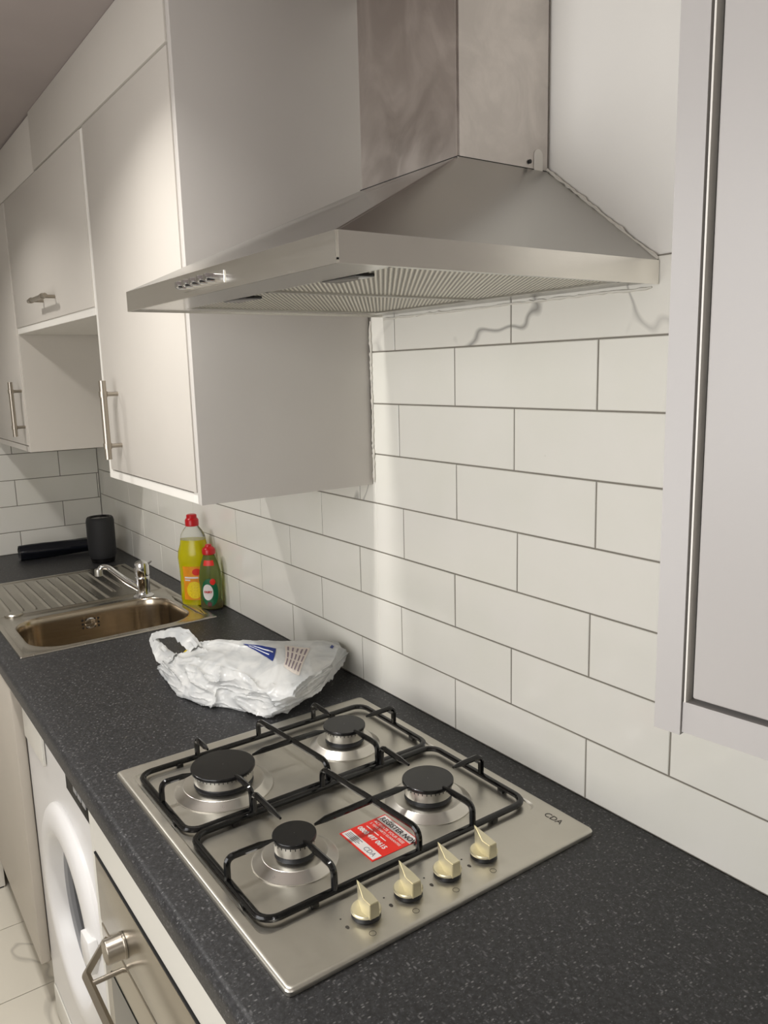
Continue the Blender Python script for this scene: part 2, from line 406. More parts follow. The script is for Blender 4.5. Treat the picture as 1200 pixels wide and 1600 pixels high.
offs = [.0001, -.0081, .0021, .0045, .0089, -.0033, .0067, -.0109]
rows = []
for r_ in range(8):
    z0 = 0 if r_ == 0 else .0979 + .0982 * (r_ - 1); z1 = .0979 + .0982 * r_
    j0 = (0 if r_ % 2 == 0 else .151) + offs[r_]
    rows.append((z0, z1, j0, (lambda x, r_=r_: r_ == 7 or (r_ == 4 and x < .066))))
tile_wall('trim_1', rows, 'white brick-laid wall tiles with grey grout behind the hob and hood', 0.0, 'x', XB + .0015, XF - .3,
          [(XB + .0015, .066, .50), (.066, XF - .3, .786)])
rb = []
for r_ in range(5):
    z0 = 0 if r_ == 0 else .084 + .0985 * (r_ - 1); z1 = .084 + .0985 * r_
    rb.append((z0, z1, (-.146 if r_ % 2 else -.31), (lambda x: False)))
tile_wall('trim_2', rb, 'white brick-laid wall tiles at the far end beyond the sink', XB, 'y', -.64, -.0015, [(-.64, -.0015, .46)])
# ragged sealant line where the cabinet side meets the wall, and under the hood
sl = MB(); pts = []; n = 60
for i in range(n + 1):
    z = .435 + (.745 - .435) * i / n
    pts.append((.0655 + random.uniform(-.0012, .0012), -.0015, z))
sl.tube(pts, [.0022 + random.uniform(-.0010, .0012) for _ in pts], seg=6)
sl.build('trim_3', M['sealant'], kind='structure', label='ragged white sealant bead between cabinet side and tiles')
sl = MB(); pts = []
for i in range(70):
    x = .11 + .585 * i / 69; pts.append((x, -.0012, .7465 + random.uniform(-.0010, .0008)))
sl.tube(pts, [.0016 + random.uniform(-.0006, .0010) for _ in pts], seg=6)
pts = []
for i in range(40):
    t = i / 39; pts.append((.515 + .188 * t, -.001, .925 - .145 * t + random.uniform(-.001, .001)))
sl.tube(pts, [.0020 + random.uniform(-.0010, .0014) for _ in pts], seg=6)
sl.build('trim_4', M['sealant'], kind='structure', label='ragged sealant along the edges of the hood on the wall')

# recessed ceiling lamps
for i, (lx, ly, pw, lc) in enumerate(LAMPS):
    t = empty('ceiling_light', (lx, ly, CEIL), ['recessed round ceiling light above the sink end', 'recessed round ceiling light in front of the hood', 'recessed round ceiling light nearest the camera'][i], 'ceiling light', 'recessed ceiling lights')
    MB().lathe([(LAMP_R + .004, -.002), (LAMP_R + .004, -.010), (LAMP_R + .010, -.012), (LAMP_R + .018, -.004), (LAMP_R + .018, 0)], (lx, ly, CEIL), close=False).build('trim_ring', M['edge_white'], t)
    MB().lathe([(.0005, -.004), (LAMP_R + .003, -.004), (LAMP_R + .003, -.002)], (lx, ly, CEIL), close=False).build('diffuser', M['lamp_glow'], t)

# ------------------------------------------------------------------ worktop
WX0, WX1 = XB + .0015, XF - .3
wt = MB()
SX0, SX1, SY0, SY1 = -1.385, -.64, -.545, -.08      # cut-out for the sink
def prof(y0, y1):
    r = .012; p = [(y1, -.038), (y1, 0)]
    for k in range(7):
        a = math.radians(90 + 15 * k); p.append((y0 + r + r * math.cos(a), -r + r * math.sin(a)))
    for k in range(4):
        a = math.radians(180 + 30 * k); p.append((y0 + .006 + .006 * math.cos(a), -.032 + .006 * math.sin(a)))
    return p
wt.prism(prof(-.605, SY0), 'x', WX0, WX1)
wt.box(WX0, SX0, SY0, -.0002, -.038, 0); wt.box(SX1, WX1, SY0, -.0002, -.038, 0); wt.box(SX0, SX1, SY1, -.0002, -.038, 0)
o = wt.build('worktop', M['worktop'], label='charcoal speckled laminate worktop running the length of the wall', cat='worktop')
for f in o.data.polygons:
    if abs(f.normal.x) < .5 and f.center.y < -.58: f.use_smooth = True

# ------------------------------------------------------------------ handles
def bar_handle(parent, x, y, z0, z1, ydoor, horiz=False):
    g = MB(); r = .0056 if horiz else .0072
    L = (lambda t: (t, y, z0)) if horiz else (lambda t: (x, y, t))
    a, b_ = (x, z1) if horiz else (z0, z1)
    g.tube([L(a), L(b_)], r, seg=16)
    for t in (a + .028, b_ - .028):
        g.tube([L(t - .006), L(t + .006)], r + .0016, seg=16)
        p = L(t); g.tube([(p[0], y, p[2]), (p[0], ydoor, p[2])], .0045, seg=12)
    return g.build('handle', M['satin'], parent, label='brushed nickel bar handle')

# ------------------------------------------------------------------ wall cabinets
YF = -.36; TOPC = 1.168; BT = .018
def shell(g, x0, x1, z0, z1, yf=YF, yb=-.001, t=BT, back=True):
    g.box(x0, x0 + t, yf, yb, z0, z1, .0007, 1); g.box(x1 - t, x1, yf, yb, z0, z1, .0007, 1)
    g.box(x0 + t, x1 - t, yf, yb, z0, z0 + t, .0007, 1); g.box(x0 + t, x1 - t, yf, yb, z1 - t, z1, .0007, 1)
    if back: g.box(x0 + t, x1 - t, yb - .01, yb, z0 + t, z1 - t)
    return g
# near tall unit
c = empty('wall_cabinet', (-.2, -.18, .43), 'tall white wall cabinet left of the cooker hood, long vertical bar handle', 'cabinet', 'white wall cabinets')
shell(MB(), -.466, .044, .430, TOPC).build('carcass', M['edge_white'], c)
MB().box(.0445, .060, YF - .001, -.001, .430, CEIL - .001, .0012, 2).build('end_panel', M['side_panel'], c, label='tall plain side panel facing the hood')
d = MB().box(-.4435, .0435, YF - .003, YF + .016, .4505, TOPC - .001, .0012, 2).build('door', M['cabinet'], c)
MB().box(-.4465, .0425, YF + .0165, YF + .018, .4485, TOPC - .02).build('shadow_gap', M['dark_gap'], c)
bar_handle(d, -.352, YF - .033, .482, .646, YF - .002)
# bridging unit over the open gap
c = empty('wall_cabinet', (-.87, -.18, .80), 'short wall cabinet over the open gap, small horizontal bar handle', 'cabinet', 'white wall cabinets')
shell(MB(), -1.282, -.4675, .787, TOPC).build('carcass', M['edge_white'], c)
d = MB().box(-1.281, -.4695, YF - .003, YF + .016, .805, TOPC - .001, .0012, 2).build('door', M['cabinet'], c)
bar_handle(d, -.945, YF - .033, .855, -.765, YF - .002, horiz=True)
# far unit
c = empty('wall_cabinet', (-1.57, -.18, .43), 'farthest wall cabinet in the corner over the draining board', 'cabinet', 'white wall cabinets')
shell(MB(), XB + .003, -1.284, .430, TOPC).build('carcass', M['cabinet'], c)
d = MB().box(XB + .005, -1.295, YF - .003, YF + .016, .4505, TOPC - .001, .0012, 2).build('door', M['cabinet'], c)
MB().box(XB + .02, -1.2925, YF + .0165, YF + .018, .4485, TOPC - .02).build('shadow_gap', M['dark_gap'], c)
bar_handle(d, -1.306, YF - .034, .480, .646, YF - .002)
# filler panels up to the ceiling
MB().box(-.888, .0435, YF - .004, YF + .014, TOPC + .003, CEIL - .001, .0012, 2).build('filler_panel', M['cabinet'], label='long white filler panel between near wall cabinets and the ceiling', cat='panel')
MB().box(XB + .003, -.891, YF - .001, YF + .016, TOPC + .003, CEIL - .004, .0012, 2).build('filler_panel', M['cabinet'], label='white filler panel under the ceiling above the farthest wall cabinet', cat='panel')

# near right wall cabinet, standing slightly skewed
RZ = math.radians(6.8)
cx, cy, cz = 1.030, -.442, .4095
c = empty('wall_cabinet', (cx, cy, cz), 'large white wall cabinet at the right edge, closest to the camera', 'cabinet', 'white wall cabinets', rz=RZ)
T = Matrix.Translation((cx, cy, cz)) @ Matrix.Rotation(RZ, 4, 'Z')
def rbuild(g, name, mat, **k):
    bmesh.ops.transform(g.bm, matrix=T, verts=g.bm.verts[:]); return g.build(name, mat, c, **k)
g = MB(); D = .385; Wd = .62; H = CEIL - cz - .004
g.prism([(0, 0), (.0185, 0), (.0185, D + .048), (0, D + .050)], 'z', -.002, H)
g.prism([(Wd - .018, 0), (Wd, 0), (Wd, D - .03), (Wd - .018, D - .03)], 'z', .0, H)
g.box(.0190, Wd - .018, .0015, D - .03, .0, .0215); g.box(.0190, Wd - .018, 0.0015, D - .03, H - .02, H)
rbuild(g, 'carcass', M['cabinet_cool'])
g = MB(); g.box(.0200, .0212, .0008, .010, .0215, H - .02); rbuild(g, 'edging', M['edge_white'])
g = MB(); g.box(.0212, Wd - .018, .019, .021, .0215, H - .02); rbuild(g, 'shadow_gap', M['dark_gap'])
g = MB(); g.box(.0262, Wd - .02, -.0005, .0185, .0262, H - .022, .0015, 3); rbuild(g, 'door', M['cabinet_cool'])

# ------------------------------------------------------------------ cooker hood
hx0, hx1, hy = .105, .705, -.478; zb, zt = .7495, .7785; cx0, cx1, cyf, czb = .291, .515, -.167, .921
c = empty('cooker_hood', (.405, -.001, zb), 'stainless steel chimney cooker hood on the wall above the hob', 'cooker hood')
g = MB()
lo_ = [(hx0, -.001), (hx0, hy), (hx1, hy), (hx1, -.001)]; up_ = [(cx0 - .002, -.001), (cx0 - .002, cyf - .002), (cx1 + .002, cyf - .002), (cx1 + .002, -.001)]
bm = g.bm
for i in range(3):
    a, b_ = lo_[i], lo_[i + 1]; p, q = up_[i], up_[i + 1]
    g.quad((*a, zt), (*b_, zt), (*q, czb), (*p, czb))
bmesh.ops.remove_doubles(bm, verts=bm.verts[:], dist=.0003)
es = [e for e in bm.edges if len(e.link_faces) == 2]
bmesh.ops.bevel(bm, geom=es, offset=.002, segments=3, affect='EDGES')
g.box(cx0 - .002, cx1 + .002, cyf - .002, -.001, czb - .004, czb)
g.build('canopy', M['steel_hood'], c)
g = MB(); t = .0012
def wallseg(x0, x1, y0, y1, z0, z1): g.box(x0, x1, y0, y1, z0, z1, .0004, 1)
g.prism([(hx0, -.001), (hx0, hy), (hx1, hy), (hx1, -.001), (hx1 - t, -.001), (hx1 - t, hy + t), (hx0 + t, hy + t), (hx0 + t, -.001)], 'z', zb, zt + .0002)
es = [e for e in g.bm.edges if abs(e.verts[0].co.z - e.verts[1].co.z) > .01 and e.verts[0].co.y < hy + .0001]
bmesh.ops.bevel(g.bm, geom=es, offset=.0022, segments=3, affect='EDGES')
g.build('front_band', M['steel_lip'], c)
g = MB()                                            # underside frame round the filters
fx0, fx1, fy0, fy1 = hx0 + .045, hx1 - .024, hy + .076, -.045
zu = zb + .003
g.box(hx0 + t, hx1 - t, hy + t, fy0, zu, zu + .002); g.box(hx0 + t, hx1 - t, fy1, -.001, zu, zu + .002)
g.box(hx0 + t, fx0, fy0, fy1, zu, zu + .002); g.box(fx1, hx1 - t, fy0, fy1, zu, zu + .002)
g.build('underside_frame', M['steel_hood'], c)
ym = (fy0 + fy1) / 2; xm = (fx0 + fx1) / 2
for (xa, xb) in ((fx0, xm - .001), (xm + .001, fx1)):
    f = MB().box(xa + .001, xb - .001, fy0 + .001, fy1 - .001, zu + .0025, zu + .008).build('grease_filter', M['filter'], c)
    g = MB(); rr = .004
    g.box(xa, xb, fy0, fy0 + rr, zu, zu + .003); g.box(xa, xb, fy1 - rr, fy1, zu, zu + .003); g.box(xa, xa + rr, fy0, fy1, zu, zu + .003); g.box(xb - rr, xb, fy0, fy1, zu, zu + .003)
    g.build('filter_rim', M['alu'], f)
    xc = (xa + xb) / 2 + .03
    MB().box(xc - .035, xc + .035, fy0 + .004, fy0 + .030, zu - .0012, zu + .003, .0015).build('filter_latch', M['black_gloss'], f)
# chimney
g = MB(); r = .004
g.prism([(cx0, -.001), (cx0, cyf), (cx1, cyf), (cx1, -.001)], 'z', czb - .002, CEIL - .001)
es = [e for e in g.bm.edges if abs(e.verts[0].co.z - e.verts[1].co.z) > .1 and e.verts[0].co.y < cyf + .0001]
res = bmesh.ops.bevel(g.bm, geom=es, offset=.003, segments=4, affect='EDGES')
for f in res['faces']: f.smooth = True
g.build('chimney', M['steel_chimney'], c)
g = MB(); g.box(cx0 - .001, cx1 + .001, cyf - .001, -.001, czb - .0005, czb + .0015); g.build('chimney_joint', M['dark_gap'], c)
g = MB(); g.prism([(-.028, czb - .004), (-.012, czb - .004)] + [(-.020 + .008 * math.cos(math.radians(18 * k)), czb + .020 + .008 * math.sin(math.radians(18 * k))) for k in range(11)], 'x', cx1 + .0003, cx1 + .0018)
g.build('bracket', M['edge_white'], c, label='small white fixing tab')
MB().lathe([(.0028, 0), (.0028, .0025), (.001, .003)], (cx1 + .0002, -.037, czb + .010), axis='x', seg=14).build('screw', M['black_plastic'], c)
# push buttons on the front band
g = MB().box(.338, .462, hy - .0012, hy, .7565, .7710, .0005, 1).build('button_plate', M['steel_lip'], c)
for k in range(5):
    xk = .350 + .0225 * k
    MB().lathe([(.0050, 0), (.0050, .013), (.0040, .015), (.0001, .015)], (xk, hy - .001, .7640), axis='y', seg=18).build('button', M['chrome'], c)

# ------------------------------------------------------------------ hob
X0, X1, Y0, Y1 = .084, .6755, -.5525, -.0625; ZH = .0085
c = empty('gas_hob', (.38, -.308, 0), 'stainless steel four burner gas hob with black pan supports and gold knobs', 'hob')
pl = MB(); bm = pl.bm
out = rounded(X0, X1, Y0, Y1, .008, 5)
def inset(d, r, n=5): return rounded(X0 + d, X1 - d, Y0 + d, Y1 - d, r, n)
loops = [(out, 0.0005), (out, ZH - .003), (inset(.0012, .0075), ZH - .0012), (inset(.003, .007), ZH), (inset(.006, .006), ZH)]
IN = rounded(.116, .586, -.537, -.082, .016, 5)      # recessed burner area
loops += [(IN, ZH), (rounded(.119, .583, -.534, -.085, .014, 5), ZH - .0025)]
rings = [[bm.verts.new((p[0], p[1], z)) for p in pts] for pts, z in loops]
for a, b_ in zip(rings, rings[1:]):
    for k in range(len(a)):
        f = bm.faces.new((a[k], a[(k + 1) % len(a)], b_[(k + 1) % len(a)], b_[k])); f.smooth = False
bm.faces.new(rings[-1]); bm.faces.new(rings[0])
pl.build('hob_plate', M['steel_hob'], c)
ZR = ZH - .0025
CAPZ = .0445
for (bx, by, rc, rs) in ((.237, -.427, .0505, .078), (.473, -.430, .0300, .059), (.236, -.198, .0368, .063), (.471, -.199, .0390, .067)):
    b_ = empty('burner', (bx, by, ZR), None, None); b_.parent = c; b_.matrix_parent_inverse = wmat(c).inverted()
    MB().lathe([(rs, .0002), (rs, .0012), (rs - .0012, .0014), (rs - .0014, .0016), (rs - .0138, .0104), (rs - .0140, .0106), (rs - .0150, .0110), (rs - .0152, .0110), (rc * 1.02, .0104), (rc * .60, .0100)], (bx, by, ZR), close=False).build('burner_skirt', M['steel_skirt'], b_)
    MB().lathe([(rc * .70, .0165), (rc * .90, .0167), (rc * .925, .0172), (rc * .93, .0180), (rc * .93, .0320), (rc * .91, .0325), (.002, .0325)], (bx, by, ZR), close=False).build('flame_ring', M['alu'], b_)
    MB().lathe([(rc * .94, .0098), (rc * .86, .0130), (rc * .84, .0166)], (bx, by, ZR), close=False).build('burner_neck', M['black_plastic'], b_)
    g = MB()
    nslot = int(rc * 900)
    for k in range(nslot):
        a = 2 * math.pi * k / nslot; q = rc * .930
        mtx = Matrix.Translation((bx + q * math.cos(a), by + q * math.sin(a), ZR + .0302)) @ Matrix.Rotation(a, 4, 'Z')
        r_ = bmesh.ops.create_cube(g.bm, size=1, matrix=mtx @ Matrix.Diagonal((.0008, .0012, .0030, 1)))
    g.build('flame_ports', M['dark_gap'], b_)
    h = CAPZ - ZR
    MB().lathe([(rc * .90, .0327), (rc * .99, .0328), (rc, .0338), (rc, h - .0014), (rc * .99, h - .0004), (rc * .975, h), (rc * .965, h), (rc * .94, h), (.0005, h)], (bx, by, ZR), close=False).build('burner_cap', M['cap_black'], b_)
    MB().lathe([(.0025, 0), (.0025, .010), (.001, .0135)], (bx - rc * .80, by + rc * .80, ZR + .0108), seg=10).build('spark_plug', M['edge_white'], b_)
# pan supports
def pan_support(x0, x1, burners, label):
    g = MB(); y0, y1 = -.5275, -.0920; zf = .0140; rb = .0052
    pts = rounded(x0, x1, y0, y1, .022, 6); P3 = [(p[0], p[1], zf) for p in pts]; P3.append(P3[0])
    g.tube(P3 + [P3[1]], rb, seg=10, cap=False, flat=.85)
    for px, py in ((x0, -.46), (x0, -.16), (x1, -.46), (x1, -.16), ((x0 + x1) / 2 + .06, y0), ((x0 + x1) / 2 + .06, y1)):
        g.box(px - .0055, px + .0055, py - .0055, py + .0055, ZR + .0001, zf, .001)
    ft = .0465; xm = burners[0]
    def finger(p, q, tip=.0):
        path = bendpath([p, (p[0], p[1], ft), q], .012)
        n = len(path); rad = [.0046 if i < n - 1 else .0018 for i in range(n)]
        path.insert(-1, path[-1].lerp(path[-2], .35)); rad.insert(-1, .0044)
        g.tube(path, rad, seg=8)
    for by, rc in ((burners[1], burners[3]), (burners[2], burners[4])):
        finger((x0, by, zf), (xm - rc - .009, by, ft - .001)); finger((x1, by, zf), (xm + rc - .004, by, ft - .001))
    finger((xm, y0, zf), (xm, burners[1] - burners[3] - .002, ft - .001)); finger((xm, y1, zf), (xm, burners[2] + burners[4] + .010, ft - .001))
    yc = -.312
    ye = -.295
    g.tube(bendpath([(x0, yc, zf), (x0, yc, ft), (x1, ye, ft), (x1, ye, zf)], .017), .0046, seg=8)
    ya, yb = burners[1] + burners[3] + .001, burners[2] - burners[4] - .001
    g.tube([(xm, ya, ft - .003), (xm, ya + .018, ft - .001), (xm, (yc + ye) / 2, ft - .0005), (xm, yb - .018, ft - .001), (xm, yb, ft - .003)], [.0018, .0046, .0050, .0046, .0018], seg=8)
    o = g.build('pan_support', M['enamel_black'], c)
    return o
pan_support(.1300, .3380, (.237, -.427, -.199, .0505, .0368), '')
pan_support(.3490, .5715, (.472, -.429, -.199, .0300, .0390), '')
# knobs
for ky in (-.4185, -.355, -.2915, -.228):
    kx = .626
    k = empty('knob', (kx, ky, ZH), None, None); k.parent = c; k.matrix_parent_inverse = wmat(c).inverted()
    MB().lathe([(.0175, .0), (.0180, .0012), (.0165, .0055), (.0150, .006)], (kx, ky, ZH), seg=36).build('knob_skirt', M['black_plastic'], k)
    g = MB().lathe([(.0165, .0058), (.0185, .0065), (.0187, .0085), (.0178, .0100), (.0150, .0095), (.001, .0088)], (kx, ky, ZH), seg=40)
    # grip: thin high prow at -x, broad blunt face at +x
    V = [(-.0195, 0, .037), (.004, -.0070, .0275), (.0185, -.0062, .0262), (.0185, .0062, .0262), (.004, .0070, .0275),
         (-.0175, 0, .0085), (.004, -.0085, .0085), (.0185, -.0072, .0060), (.0185, .0072, .0060), (.004, .0085, .0085)]
    vs = [g.bm.verts.new((kx + p[0], ky + p[1], ZH + p[2])) for p in V]
    fcs = [(0, 1, 4), (1, 2, 3, 4), (0, 5, 6, 1), (1, 6, 7, 2), (2, 7, 8, 3), (3, 8, 9, 4), (4, 9, 5, 0), (5, 9, 6), (9, 8, 7, 6)]
    ff = [g.bm.faces.new([vs[i] for i in f]) for f in fcs]
    bmesh.ops.bevel(g.bm, geom=list({e for f in ff for e in f.edges}), offset=.0007, segments=2, affect='EDGES')
    g.build('knob_grip', M['gold'], k)
    # printed symbols round the knob: dot, big flame, small flame ring
    MB().lathe([(.0012, .0001), (.0012, .0003)], (kx - .012, ky - .029, ZH), seg=10).build('dot_symbol', M['etch'], c)
    fl_ = [(kx + .004 + .0024 * math.cos(a_) * (1 if math.cos(a_) < .5 else 1.7), ky - .030 + .0022 * math.sin(a_)) for a_ in [k_ * math.pi / 7 for k_ in range(14)]]
    MB().prism(fl_, 'z', ZH + .0001, ZH + .0003).build('flame_symbol', M['etch'], c)
    MB().lathe([(.0044, .0001), (.0044, .0002), (.0038, .0002), (.0038, .0001)], (kx + .031, ky - .012, ZH), seg=20, close=False).build('ring_symbol', M['etch'], c)
text_part('CDA', .0150, M['etch'], c, (.606, -.093, ZH + .0002), (1, 0, 0), (0, 1, 0), 'lettering')
# warranty sticker
st = MB().box(.4605, .5425, -.352, -.272, ZR + .0001, ZR + .0006).build('sticker', M['sticker_red'], c, label='red and white warranty sticker')
zs = ZR + .0007
MB().box(.463, .5415, -.2885, -.2735, zs - .0001, zs + .0001).build('sticker_band', M['sticker_white'], st)
MB().box(.463, .540, -.3495, -.3345, zs - .0001, zs + .0001).build('sticker_band', M['sticker_white'], st)
def stxt(s, size, m_, x, y, b=0): text_part(s, size, M[m_], st, (x, y, zs + .0002), (1, 0, 0), (0, 1, 0), 'lettering', .0001, b)
stxt('REGISTER NOW', .0118, 'ink_black', .4655, -.2855, .0002)
stxt('ACTIVATE YOUR FREE', .0070, 'sticker_white', .466, -.2965)
stxt('5 YEAR PARTS GUARANTEE', .0058, 'sticker_white', .466, -.3035)
stxt('0800 497 0615', .0108, 'sticker_white', .4645, -.3245, .00035)
stxt('CDA', .0115, 'ink_grey', .510, -.3460)
for k in range(4): MB().box(.467, .4985 - .004 * (k % 2), -.3385 - .0026 * k, -.3374 - .0026 * k, zs + .0001, zs + .0003).build('small_print', M['ink_grey'], st)
for k, (a, b_) in enumerate(((.469, .484), (.4875, .499), (.503, .516))): MB().box(a, b_, -.3115, -.3100, zs + .0001, zs + .0003).build('small_print', M['sticker_white'], st)

# ------------------------------------------------------------------ sink
c = empty('kitchen_sink', (-1.01, -.31, 0), 'stainless steel inset sink with ridged draining board', 'sink')
A0, A1, B0, B1 = -1.410, -.621, -.562, -.062
bx0, bx1, by0, by1 = -.935, -.645, -.526, -.106; XS = -1.0
g = MB(); bm = g.bm
ridges = [-.505 + .0335 * k for k in range(11)]
def hz(x, y):
    # rim lip, shallow tray and pressed ridges of the drainer
    e = min(x - A0, y - B0, B1 - y)
    z = .0042
    if e < .004: z = .0008 + (.0034) * math.sin(max(e, 0) / .004 * math.pi / 2)
    if e > .016:
        z -= .0022 * min(1, (e - .016) / .006)
        z -= .002 * max(0, min(1, (x - A0 - .04) / .3)) 
    for i, ry in enumerate(ridges):
        xa, xb = -1.375, -1.05 + .02 * math.sin(i * .5) + (.09 if 2 < i < 9 else .0)
        if y > -.19: xb = -1.10
        if xa < x < xb:
            w = .0065; dd = abs(y - ry)
            if dd < w:
                t = min(1, (x - xa) / .012, (xb - x) / .012)
                z += .0032 * (math.cos(dd / w * math.pi) * .5 + .5) * t
    return z
nx, ny = 110, 260
xs = [A0 + (XS - A0) * i / nx for i in range(nx + 1)]; ys = [B0 + (B1 - B0) * j / ny for j in range(ny + 1)]
gv = [[bm.verts.new((x, y, hz(x, y))) for y in ys] for x in xs]
for i in range(nx):
    for j in range(ny):
        f = bm.faces.new((gv[i][j], gv[i + 1][j], gv[i + 1][j + 1], gv[i][j + 1])); f.smooth = True
g.build('draining_board', M['steel_sink'], c)
# bowl surround
g = MB(); bm = g.bm; N = 12
def rr(x0, x1, y0, y1, r): return rounded(x0, x1, y0, y1, r, N)
zs0 = .0042
surf = [([(p[0], p[1]) for p in rr(XS, A1, B0, B1, .003)], .0008), (rr(XS, A1 - .001, B0 + .001, B1 - .001, .003), .0035), (rr(XS, A1 - .004, B0 + .004, B1 - .004, .003), zs0),
        (rr(XS + .001, A1 - .010, B0 + .012, B1 - .012, .01), zs0),
        (rr(XS + .004, A1 - .0115, B0 + .0135, B1 - .016, .04), zs0 - .0025),
        (rr(bx0 - .012, bx1 + .010, by0 - .012, by1 + .012, .095), zs0 - .0022),
        (rr(bx0 - .006, bx1 + .006, by0 - .006, by1 + .006, .09), zs0 - .0005),
        (rr(bx0 - .001, bx1 + .001, by0 - .001, by1 + .001, .086), zs0 - .0008)]
rg = [[bm.verts.new((p[0], p[1], z)) for p in pts] for pts, z in surf]
for a, b_ in zip(rg, rg[1:]):
    for k in range(len(a)):
        f = bm.faces.new((a[k], a[(k + 1) % len(a)], b_[(k + 1) % len(a)], b_[k])); f.smooth = True
g.tube([(-.90, -.083, .0028), (-.86, -.083, .0034), (-.70, -.083, .0034), (-.665, -.083, .0028)], [.002, .007, .007, .002], seg=10, flat=.35)
g.build('bowl_surround', M['steel_sink'], c)
g = MB(); bm = g.bm
prof_ = [(-.001, .0032), (.001, .001), (.003, -.004), (.005, -.02), (.010, -.10), (.014, -.125), (.024, -.143), (.040, -.150)]
rg = []
for d_, z in prof_:
    rg.append([bm.verts.new((p[0], p[1], z)) for p in rr(bx0 + d_, bx1 - d_, by0 + d_, by1 - d_, max(.03, .085 - d_))])
for a, b_ in zip(rg, rg[1:]):
    for k in range(len(a)):
        f = bm.faces.new((a[k], a[(k + 1) % len(a)], b_[(k + 1) % len(a)], b_[k])); f.smooth = True
f = bm.faces.new(rg[-1])
g.build('bowl', M['steel_bowl'], c, label='deep brushed steel sink bowl')
MB().lathe([(.043, 0), (.040, .002), (.030, .002), (.026, -.001), (.001, -.001)], ((bx0 + bx1) / 2, -.32, -.1498), seg=32, close=False).build('drain', M['chrome'], c)
g = MB()
for k in range(-2, 3):
    for j in (-1, 0, 1): g.lathe([(.0032, 0), (.0032, .0012)], (bx0 + .0062, -.318 + .011 * k, -.040 + .011 * j), axis='x', seg=10)
g.build('overflow_holes', M['dark_gap'], c)
MB().lathe([(.016, 0), (.016, .0012), (.013, .0022), (.001, .0024)], (bx0 + .006, -.318, -.040), axis='x', seg=24, close=False).build('overflow_cover', M['chrome'], c)
MB().lathe([(.0245, 0), (.0245, .004), (.022, .0062), (.001, .0066)], (-1.006, -.5035, .0022), seg=36, close=False).build('tap_hole_cover', M['steel_sink'], c)

# ------------------------------------------------------------------ mixer tap
tx, ty = -.958, -.150
c = empty('mixer_tap', (tx, ty, .002), 'chrome mixer tap with low curved spout at the back of the sink', 'tap')
MB().lathe([(.030, 0), (.030, .003), (.026, .006), (.0215, .009), (.0205, .013), (.020, .050), (.021, .055), (.021, .060), (.019, .063)], (tx, ty, .0022)).build('tap_body', M['chrome'], c)
g = MB(); g.lathe([(.0205, .064), (.0215, .068), (.0215, .094), (.0195, .103), (.014, .107), (.001, .108)], (tx, ty, .0022), close=False)
g.tube([(tx, ty + .012, .094), (tx + .004, ty + .030, .106)], [.007, .0035], seg=10, flat=.6)
g.build('lever', M['chrome'], c)
sp = bendpath([(tx, ty - .014, .028), (tx - .012, ty - .052, .060), (tx - .030, ty - .090, .100), (tx - .034, ty - .108, .104), (tx - .036, ty - .116, .082)], .022, 8)
MB().tube(sp, [.011 - .003 * min(1, i / 14) for i in range(len(sp))], seg=16).build('spout', M['chrome'], c)
e_ = Vector(sp[-1]); MB().lathe([(.0105, .016), (.0115, .012), (.0115, -.004), (.009, -.005)], (e_.x, e_.y, e_.z)).build('aerator', M['alu'], c)

# ------------------------------------------------------------------ bottles
def lerp(a, b, t): return a + (b - a) * t
def dish_bottle(x, y, prof, sx, sy, rz, parts, label):
    c = empty('dish_soap_bottle', (x, y, 0), label, 'bottle', None)
    return c
bx_, by_ = -.780, -.053
c = empty('dish_soap_bottle', (bx_, by_, 0), 'tall bottle of yellow washing up liquid with red cap and lemon label', 'bottle')
rz = math.radians(48)
P1 = [(.033, .001), (.043, .004), (.0450, .02), (.0440, .075), (.0455, .115), (.0475, .138), (.0455, .158), (.039, .178), (.0365, .192)]
P1b = [(.0365, .1922), (.033, .207), (.025, .220), (.0180, .229), (.0165, .234)]
MB().lathe(P1 + [(.001, .192)], (bx_, by_, 0), sx=1.0, sy=.68, rz=rz).build('liquid', M['yellow_liquid'], c, label='yellow liquid filling most of the bottle')
MB().lathe([(p[0] + .0008, p[1]) for p in P1[-1:] + P1b], (bx_, by_, 0), sx=1.0, sy=.72, close=False, rz=rz).build('bottle_shoulder', M['clear_plastic'], c)
MB().lathe([(.0175, .231), (.0190, .232), (.0190, .248), (.0165, .252), (.0145, .254), (.0145, .262), (.012, .264), (.0005, .264)], (bx_, by_, 0), close=False).build('cap', M['red'], c)
def wrap(g, cx, cy, prof, sx, sy, rz, a0, a1, z0, z1, off=.0009, mi=0, n=14, m_=8, shape=None):
    """label patch following the bottle wall"""
    def rad(z):
        for p, q in zip(prof, prof[1:]):
            if p[1] <= z <= q[1]: return lerp(p[0], q[0], (z - p[1]) / (q[1] - p[1]))
        return prof[-1][0]
    vs = []
    for j in range(m_ + 1):
        row = []
        for i in range(n + 1):
            u, v = i / n * 2 - 1, j / m_ * 2 - 1
            if shape == 'oval': u2, v2 = u * math.sqrt(max(0, 1 - v * v * .5)), v * math.sqrt(max(0, 1 - u * u * .5))
            else: u2, v2 = u, v
            a = math.radians(lerp(a0, a1, (u2 + 1) / 2)); z = lerp(z0, z1, (v2 + 1) / 2); r = rad(z) + off
            px, py = r * math.cos(a) * sx, r * math.sin(a) * sy
            row.append(g.bm.verts.new((cx + px * math.cos(rz) - py * math.sin(rz), cy + px * math.sin(rz) + py * math.cos(rz), z)))
        vs.append(row)
    for j in range(m_):
        for i in range(n):
            f = g.bm.faces.new((vs[j][i], vs[j][i + 1], vs[j + 1][i + 1], vs[j + 1][i])); f.material_index = mi; f.smooth = True
